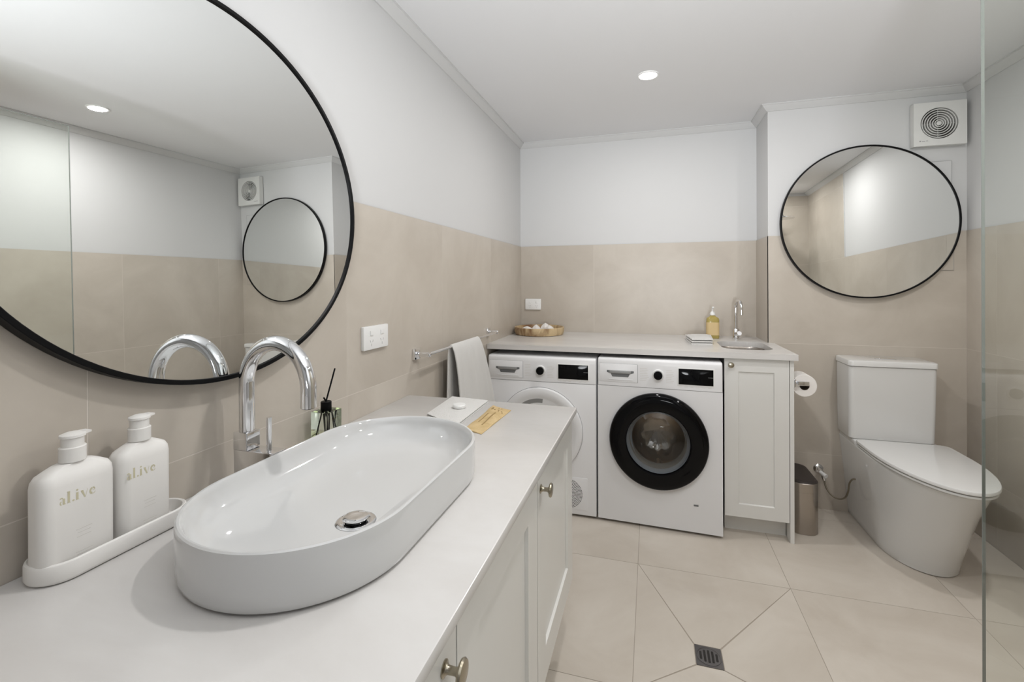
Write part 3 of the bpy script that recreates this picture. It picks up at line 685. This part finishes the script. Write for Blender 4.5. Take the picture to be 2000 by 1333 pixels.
    if kind == 'w':
        bm = bm_new(); lathe(bm, (c[0], c[1], c[2]), [(.238, -.0003), (.2385, -.012), (.235, -.022), (.226, -.028), (.205, -.031), (.165, -.032), (.157, -.030), (.153, -.024), (.152, -.002), (.152, .03)], 96, 'y', False, False)
        d = obj('door', bm, 'gloss', t)
        bm = bm_new(); lathe(bm, c, [(.152, -.024), (.150, -.012), (.146, -.002), (.142, .005), (.140, .012), (.135, .016), (.133, .020), (.130, .030), (.128, .05)], 72, 'y', False, False); obj('gasket', bm, 'rubber', d)
        bm = bm_new(); lathe(bm, c, [(.1515, -.022), (.146, -.024), (.130, -.034), (.105, -.043), (.07, -.050), (.03, -.053), (.001, -.0535)], 72, 'y', False, True); obj('glass', bm, 'bowl', d)
        bm = bm_new(); loft(bm, [[(c[0]+r_*(1+fl_*math.cos(9*a+r_*14))*math.cos(a)-.006*y_/.128, c[1]+y_, c[2]+r_*(1+fl_*math.cos(9*a+r_*14))*math.sin(a)+.02*y_/.128) for a in [2*PI*i/108 for i in range(108)]] for r_, y_, fl_ in ((.1375, .0, 0), (.134, .02, 0), (.124, .05, .012), (.107, .085, .03), (.08, .110, .045), (.045, .124, .05), (.001, .128, 0))], False, True); ib = obj('inner_bowl', bm, 'bowl2', d); ib.data.flip_normals()
        bm = bm_new(); n = 96; rings = []
        for r, y in ((.128, .045), (.150, .06), (.235, .065), (.235, .32), (.22, .34), (.10, .345), (.001, .345)):
            rings.append([(c[0]+max(r, .001)*(1-.05*max(0, math.cos(3*a))**12*(r > .2))*math.cos(a), c[1]+y, c[2]+max(r, .001)*(1-.05*max(0, math.cos(3*a))**12*(r > .2))*math.sin(a)) for a in [2*PI*i/n for i in range(n)]])
        loft(bm, rings, False, True); dm = obj('drum', bm, 'drum', t)
        for k in range(3):
            a = 2*PI*k/3+.5; bm = bm_new()
            pts = [Vector((c[0]+.215*math.cos(a), c[1]+y, c[2]+.215*math.sin(a))) for y in (.08, .2, .32)]
            tube(bm, pts, [.018, .026, .016], 12); obj('paddle', bm, 'drum', dm)
        bm = bm_new(); rb(bm, .466, .488, -.0012, .0002, .141, .149, .002, .0004); obj('badge', bm, 'applgrey', t)
    else:
        bm = bm_new(); lathe(bm, c, [(.2315, .0002), (.2315, -.0012), (.2295, -.0016)], 96, 'y', False, True); obj('door_gap', bm, 'seam', t)
        bm = bm_new(); lathe(bm, c, [(.2295, .0), (.2295, -.014), (.226, -.020), (.215, -.024), (.19, -.0245), (.178, -.018), (.170, -.0165), (.001, -.0165)], 96, 'y', False, True); d = obj('door', bm, 'appl', t)
        n = 24; a0, a1 = math.radians(84), math.radians(150)
        bm = bm_new(); inn = [(c[0]+.150*math.cos(a0+(a1-a0)*k/n), c[2]+.150*math.sin(a0+(a1-a0)*k/n)) for k in range(n+1)]; out_ = [(c[0]+.172*math.cos(a0+(a1-a0)*k/n), c[2]+.172*math.sin(a0+(a1-a0)*k/n)) for k in range(n+1)]
        for k in range(n):
            q_ = [out_[k], out_[k+1], inn[k+1], inn[k]]; bm.faces.new([bm.verts.new((x, c[1]-.0170, z)) for x, z in q_])
        obj('grip_recess', bm, 'silver', d, smooth=False)
        bm = bm_new(); rb(bm, .341, .553, -.0016, .0004, .040, .210, .003, .0006); vp = obj('vent_panel', bm, 'appl', t)
        bm = bm_new(); r0 = 0
        for ring in range(1, 12):
            rr_ = ring*.0069; cnt = int(2*PI*rr_/.0075)
            for k in range(cnt):
                a = 2*PI*k/cnt; x, z = .447+rr_*math.cos(a), .122+rr_*math.sin(a)
                if rr_ > .076: continue
                bm.faces.new([bm.verts.new((X(x)+.0021*u, Yy(-.0019), z+.0021*v)) for u, v in ((-1, -1), (1, -1), (1, 1), (-1, 1))])
        o = obj('vent_holes', bm, 'dark', vp, smooth=False); o['kind'] = 'stuff'
    if kind == 'w': t.scale = (1, 1, 1.0115)
    return t
machine('d', 'white tumble dryer with a white round door against the left wall', (.0140, 2.453, 0), 0)
machine('w', 'white front loading washing machine with a black ringed round glass door', (.6211, 2.455, 0), -.0355)

# ------------------------------------------------------------------ laundry cabinet
t = thing('laundry_cabinet', 'narrow white shaker cabinet under the sink beside the washing machine', 'cabinet', (1.37, 2.7, 0))
bm = bm_new(); box(bm, 1.2420, 1.518, 2.512, B-.002, .096, Hc-.160); box(bm, 1.2420, 1.2455, 2.512, B-.002, .096, Hc-.029); obj('body', bm, 'lacquer', t, smooth=False)
bm = bm_new(); box(bm, 1.2420, 1.517, 2.557, 2.572, 0.0003, .0955); obj('kickboard', bm, 'lacquer', t, smooth=False)
bm = bm_new(); box(bm, 1.5195, 1.5370, 2.488, T-.002, 0.0003, Hc-.0285); obj('end_panel', bm, 'lacquer', t, smooth=False)
d = door_shaker(t, 'y', 2.490, 1.2345, 1.517, .095, Hc-.032, -1, stile=.062)
knob(d, (1.262, 2.490, .838), 1, .85)

# ------------------------------------------------------------------ toilet roll
t = thing('toilet_roll_holder', 'chrome toilet roll holder on the outer side of the laundry cabinet', 'roll holder', (1.5375, 2.57, .762))
rx, rz = 1.588, .760
bm = bm_new(); rbox(bm, 1.5374, 1.545, 2.488, 2.528, .742, .782, .003, .001, 4, 'x'); obj('wall_plate', bm, 'chrome', t)
bm = bm_new(); rbox(bm, 1.545, 1.604, 2.500, 2.512, rz-.010, rz+.010, .002, .001, 4, 'x'); obj('arm', bm, 'chrome', t)
bm = bm_new(); tube(bm, [(rx+.004, 2.512, rz), (rx+.004, 2.635, rz)], .007, 12); obj('spindle', bm, 'chrome', t)
t = thing('toilet_roll', 'white toilet paper roll hanging beside the laundry cabinet', 'toilet roll', (rx, 2.575, rz))
rz2 = rz-.0125
bm = bm_new(); loft(bm, [circ((rx, 2.516, rz2), .021, 40, 'y'), circ((rx, 2.516, rz2), .051, 40, 'y'), circ((rx, 2.518, rz2), .053, 40, 'y'), circ((rx, 2.613, rz2), .053, 40, 'y'), circ((rx, 2.615, rz2), .051, 40, 'y'), circ((rx, 2.615, rz2), .021, 40, 'y')], False, False); obj('paper', bm, 'paper', t)
bm = bm_new(); loft(bm, [circ((rx, 2.516, rz2), .021, 40, 'y'), circ((rx, 2.615, rz2), .021, 40, 'y')], False, False); obj('core', bm, 'core', t)

# ------------------------------------------------------------------ bin
t = thing('pedal_bin', 'slim brushed steel bin with dark lid between cabinet and toilet', 'bin', (1.61, 2.72, 0))
br = lambda i, z: rrect(1.6150, 2.722, .0630-i, .135-i, .052-i, z, 12)
bm = bm_new(); loft(bm, [br(.002, .0004), br(0, .003), br(0, .207)]); obj('body', bm, 'binsteel', t)
bm = bm_new(); loft(bm, [br(-.0006, .2075), br(-.0006, .250), br(.001, .2515)]); obj('rim_band', bm, 'binsteel', t)
bm = bm_new(); loft(bm, [br(.001, .2516), br(.001, .256), br(.004, .259), br(.010, .260)]); ld = obj('lid', bm, 'bin_lid', t)
bm = bm_new(); loft(bm, [br(.012, .2601), br(.014, .2615), br(.02, .262)]); obj('lid_flap', bm, 'bin_lid', ld)

# ------------------------------------------------------------------ toilet
tcx = 2.047
t = thing('toilet', 'white back-to-wall toilet with square cistern under the round mirror', 'toilet', (tcx, 2.6, 0))
def dring(hw, yf, z, yr=T-.002, ymid=None, n=40, rear_r=0.0, p=2.0):
    """D outline: straight back, sides, elliptical front"""
    ym = ymid if ymid else yf+(yr-yf)*.55
    out = []
    for k in range(n+1):
        a = PI*k/n; cxx = -math.cos(a); s = math.sin(a)
        out.append((tcx+hw*(abs(cxx)**(2/p))*(1 if cxx > 0 else -1), ym-(ym-yf)*(s**(2/p)), z))
    r = rear_r
    if r > 0:
        for k in range(7): a = PI/2*k/6; out.append((tcx+hw-r+r*math.cos(a), yr-r+r*math.sin(a), z))
        for k in range(7): a = PI/2*k/6; out.append((tcx-hw+r-r*math.sin(a), yr-r+r*math.cos(a), z))
    else:
        for k in range(7): out.append((tcx+hw, ym+(yr-ym)*(k+1)/7, z))
        for k in range(7): out.append((tcx-hw, yr-(yr-ym)*(k)/7, z))
    return out
prof = [(.140, 2.382, .0004), (.143, 2.376, .004), (.145, 2.368, .03), (.152, 2.338, .10), (.162, 2.292, .20), (.172, 2.240, .30), (.180, 2.188, .38), (.184, 2.164, .418), (.184, 2.161, .424), (.181, 2.166, .428)]
bm = bm_new(); loft(bm, [dring(a, b_, z, ymid=2.60) for a, b_, z in prof]); obj('pan', bm, 'ceramic', t)
# shoulder carrying the cistern
bm = bm_new(); rbox(bm, tcx-.186, tcx+.170, 2.705, T-.002, .425, .449, .012, .004); obj('cistern_shelf', bm, 'ceramic', t)
def seat(z0, z1, off, name, m):
    pr = [(.003, z0), (0, z0+.003), (0, z1-.004), (.002, z1-.001), (.006, z1)]
    bm = bm_new(); loft(bm, [dring(.191-off-i, 2.132+off+i, z, yr=2.705-i, ymid=2.55, rear_r=.03) for i, z in pr]); return obj(name, bm, m, t)
seat(.4312, .4425, .005, 'seat', 'ceramic')
seat(.4462, .4612, 0, 'lid', 'ceramic')
# cistern
cr = lambda i, z, yf=2.722: [(x, y, z) for x, y, _ in rrect(tcx-.018, (yf+T-.002)/2, .1835-i, (T-.002-yf)/2-i*.5, .022, 0, 8)]
bm = bm_new(); loft(bm, [cr(.008, .4495, 2.736), cr(.004, .455, 2.732), cr(.002, .56, 2.729), cr(0, .817)]); obj('cistern', bm, 'ceramic', t)
bm = bm_new(); loft(bm, [cr(.002, .8178, 2.722), cr(-.0035, .820, 2.718), cr(-.0035, .841, 2.718), cr(-.001, .846, 2.720), cr(.008, .8485, 2.728)]); cl = obj('cistern_lid', bm, 'ceramic', t)
bm = bm_new(); rbox(bm, tcx-.060, tcx+.030, 2.790, 2.835, .8486, .8515, .02, .001); fb = obj('flush_button', bm, 'chrome', cl)
# stop valve and hose
t = thing('stop_valve', 'chrome water stop valve with braided hose on the tiles behind the bin', 'valve', (1.766, T, .22))
bm = bm_new(); lathe(bm, (1.763, T-.0004, .222), [(.024, 0), (.024, -.003), (.016, -.010), (.010, -.012)], 28, 'y'); obj('flange', bm, 'chrome', t)
bm = bm_new(); tube(bm, [(1.763, T-.010, .222), (1.767, T-.045, .216)], .0105, 16); obj('valve_body', bm, 'chrome', t)
bm = bm_new(); tube(bm, [(1.767, T-.040, .222), (1.773, T-.052, .192), (1.775, T-.055, .178)], [.0095, .011, .008], 16); obj('outlet', bm, 'chrome', t)
bm = bm_new(); tube(bm, [(1.759, T-.045, .218), (1.777, T-.078, .208)], [.009, .0115], 16); obj('handle', bm, 'plastic', t)
bm = bm_new()
cps = [Vector(p) for p in ((1.775, T-.055, .180), (1.779, T-.065, .150), (1.796, T-.085, .118), (1.823, T-.105, .108), (1.849, T-.12, .125), (1.859, T-.13, .165), (1.860, T-.14, .205), (1.869, T-.150, .232), (1.883, T-.158, .240))]
hp = []
for i in range(len(cps)-1):
    p0, p1, p2, p3 = cps[max(i-1, 0)], cps[i], cps[i+1], cps[min(i+2, len(cps)-1)]
    for k in range(5):
        s = k/5; hp.append(.5*((2*p1)+(p2-p0)*s+(2*p0-5*p1+4*p2-p3)*s*s+(3*p1-p0-3*p2+p3)*s**3))
hp.append(cps[-1]); tube(bm, hp, .0042, 10); obj('hose', bm, 'hose', t)

# ------------------------------------------------------------------ extractor fan and access hatch
fx0, fx1, fz0, fz1 = 2.185, 2.4065, 1.934, 2.1545
t = thing('extractor_fan', 'square white extractor fan with round ringed grille high above the round mirror', 'fan', ((fx0+fx1)/2, T, 2.044))
fcx, fcz = 2.293, 2.046
lp = [(fcx+.079*math.cos(a), fcz+.079*math.sin(a)) for a in [2*PI*i/72 for i in range(72)]]
bm = bm_new(); plate_hole(bm, fx0, fx1, fz0, fz1, T-.001, T-.036, lp, 'xz'); o = obj('cover', bm, 'fan', t, smooth=False)
bm = bm_new(); lathe(bm, (fcx, T-.001, fcz), [(.0795, -.001), (.0795, -.004), (.001, -.004)], 56, 'y'); obj('duct', bm, 'duct', t)
bm = bm_new()
tube(bm, [(fcx-.07, T-.021, fcz), (fcx+.07, T-.021, fcz)], .0016, 8); tube(bm, [(fcx, T-.021, fcz-.07), (fcx, T-.021, fcz+.07)], .0016, 8); obj('grille_spokes', bm, 'fan', t)
for k, r in enumerate((.0735, .0620, .0510, .0400, .0290, .0190)):
    bm = bm_new(); loft(bm, [circ((fcx, T-.034, fcz), r, 56, 'y'), circ((fcx, T-.034, fcz), r-.0036, 56, 'y'), circ((fcx, T-.024, fcz), r-.0036, 56, 'y'), circ((fcx, T-.024, fcz), r, 56, 'y'), circ((fcx, T-.034, fcz), r, 56, 'y')], False, False); obj('grille_ring', bm, 'fan', t)
bm = bm_new(); lathe(bm, (fcx, T-.014, fcz), [(.011, 0), (.011, -.020), (.009, -.0215)], 24, 'y'); obj('grille_hub', bm, 'fan', t)
bm = bm_new(); box(bm, fx0+.024, fx0+.030, T-.0364, T-.036, fz0+.022, fz0+.028); box(bm, fx0+.034, fx0+.048, T-.0364, T-.036, fz0+.023, fz0+.0255); box(bm, fx0+.052, fx0+.060, T-.0364, T-.036, fz0+.024, fz0+.0265); obj('small_print', bm, 'seam', t, smooth=False)
t = thing('access_hatch', 'flat painted access hatch in the wall partly behind the round mirror', 'hatch', (2.24, T, 1.6))
bm = bm_new(); box(bm, 2.070, 2.358, T-.0045, T-.0005, 1.5005, 1.857); obj('upper_panel', bm, 'paint', t, smooth=False)
bm = bm_new(); box(bm, 2.070, 2.366, T-.0045, T-.0005, 1.300, 1.4995); obj('lower_panel', bm, 'tile', t, smooth=False)
bm = bm_new()
for a in ((2.070, 2.3595, 1.857, 1.8585), (2.358, 2.3595, 1.5005, 1.857), (2.366, 2.3675, 1.300, 1.4995), (2.07, 2.3675, 1.2988, 1.300)): box(bm, a[0], a[1], T-.0047, T-.0005, a[2], a[3])
obj('shadow_gap', bm, 'seam', t, smooth=False)

# ------------------------------------------------------------------ shower screen
GXs = 1.630
t = thing('shower_screen', 'frameless clear glass shower screen at the right picture edge', 'shower screen', (GXs, .9, 0))
bm = bm_new(); box(bm, GXs-.003, GXs+.003, YS+.003, 1.3500, .0008, 1.988); obj('glass_pane', bm, 'screen', t, smooth=False)
bm = bm_new(); box(bm, GXs-.0031, GXs+.0031, 1.3501, 1.3515, .0008, 1.989); box(bm, GXs-.0031, GXs+.0031, YS+.003, 1.3501, 1.9881, 1.9895); obj('polished_edge', bm, 'gedge', t, smooth=False)
bm = bm_new(); rbox(bm, GXs-.011, GXs+.011, YS+.0006, YS+.016, .0008, 1.988, .001, .0005); obj('wall_channel', bm, 'chrome', t)
# shower head on the far wall of the shower, reflected in the round mirror
t = thing('overhead_shower', 'round chrome shower head on a wall arm inside the shower', 'shower head', (2.1, YS, 1.98))
bm = bm_new(); lathe(bm, (2.12, YS+.0004, 1.99), [(.026, 0), (.026, .004), (.012, .010)], 24, 'y'); obj('flange', bm, 'chrome', t)
bm = bm_new(); tube(bm, [(2.12, YS+.008, 1.99), (2.12, YS+.20, 2.0), (2.12, YS+.27, 1.985), (2.12, YS+.29, 1.955)], .010, 14); obj('arm', bm, 'chrome', t)
bm = bm_new(); lathe(bm, (2.12, YS+.29, 1.935), [(.10, 0), (.10, .008), (.02, .014), (.014, .022)], 36); obj('rose', bm, 'chrome', t)
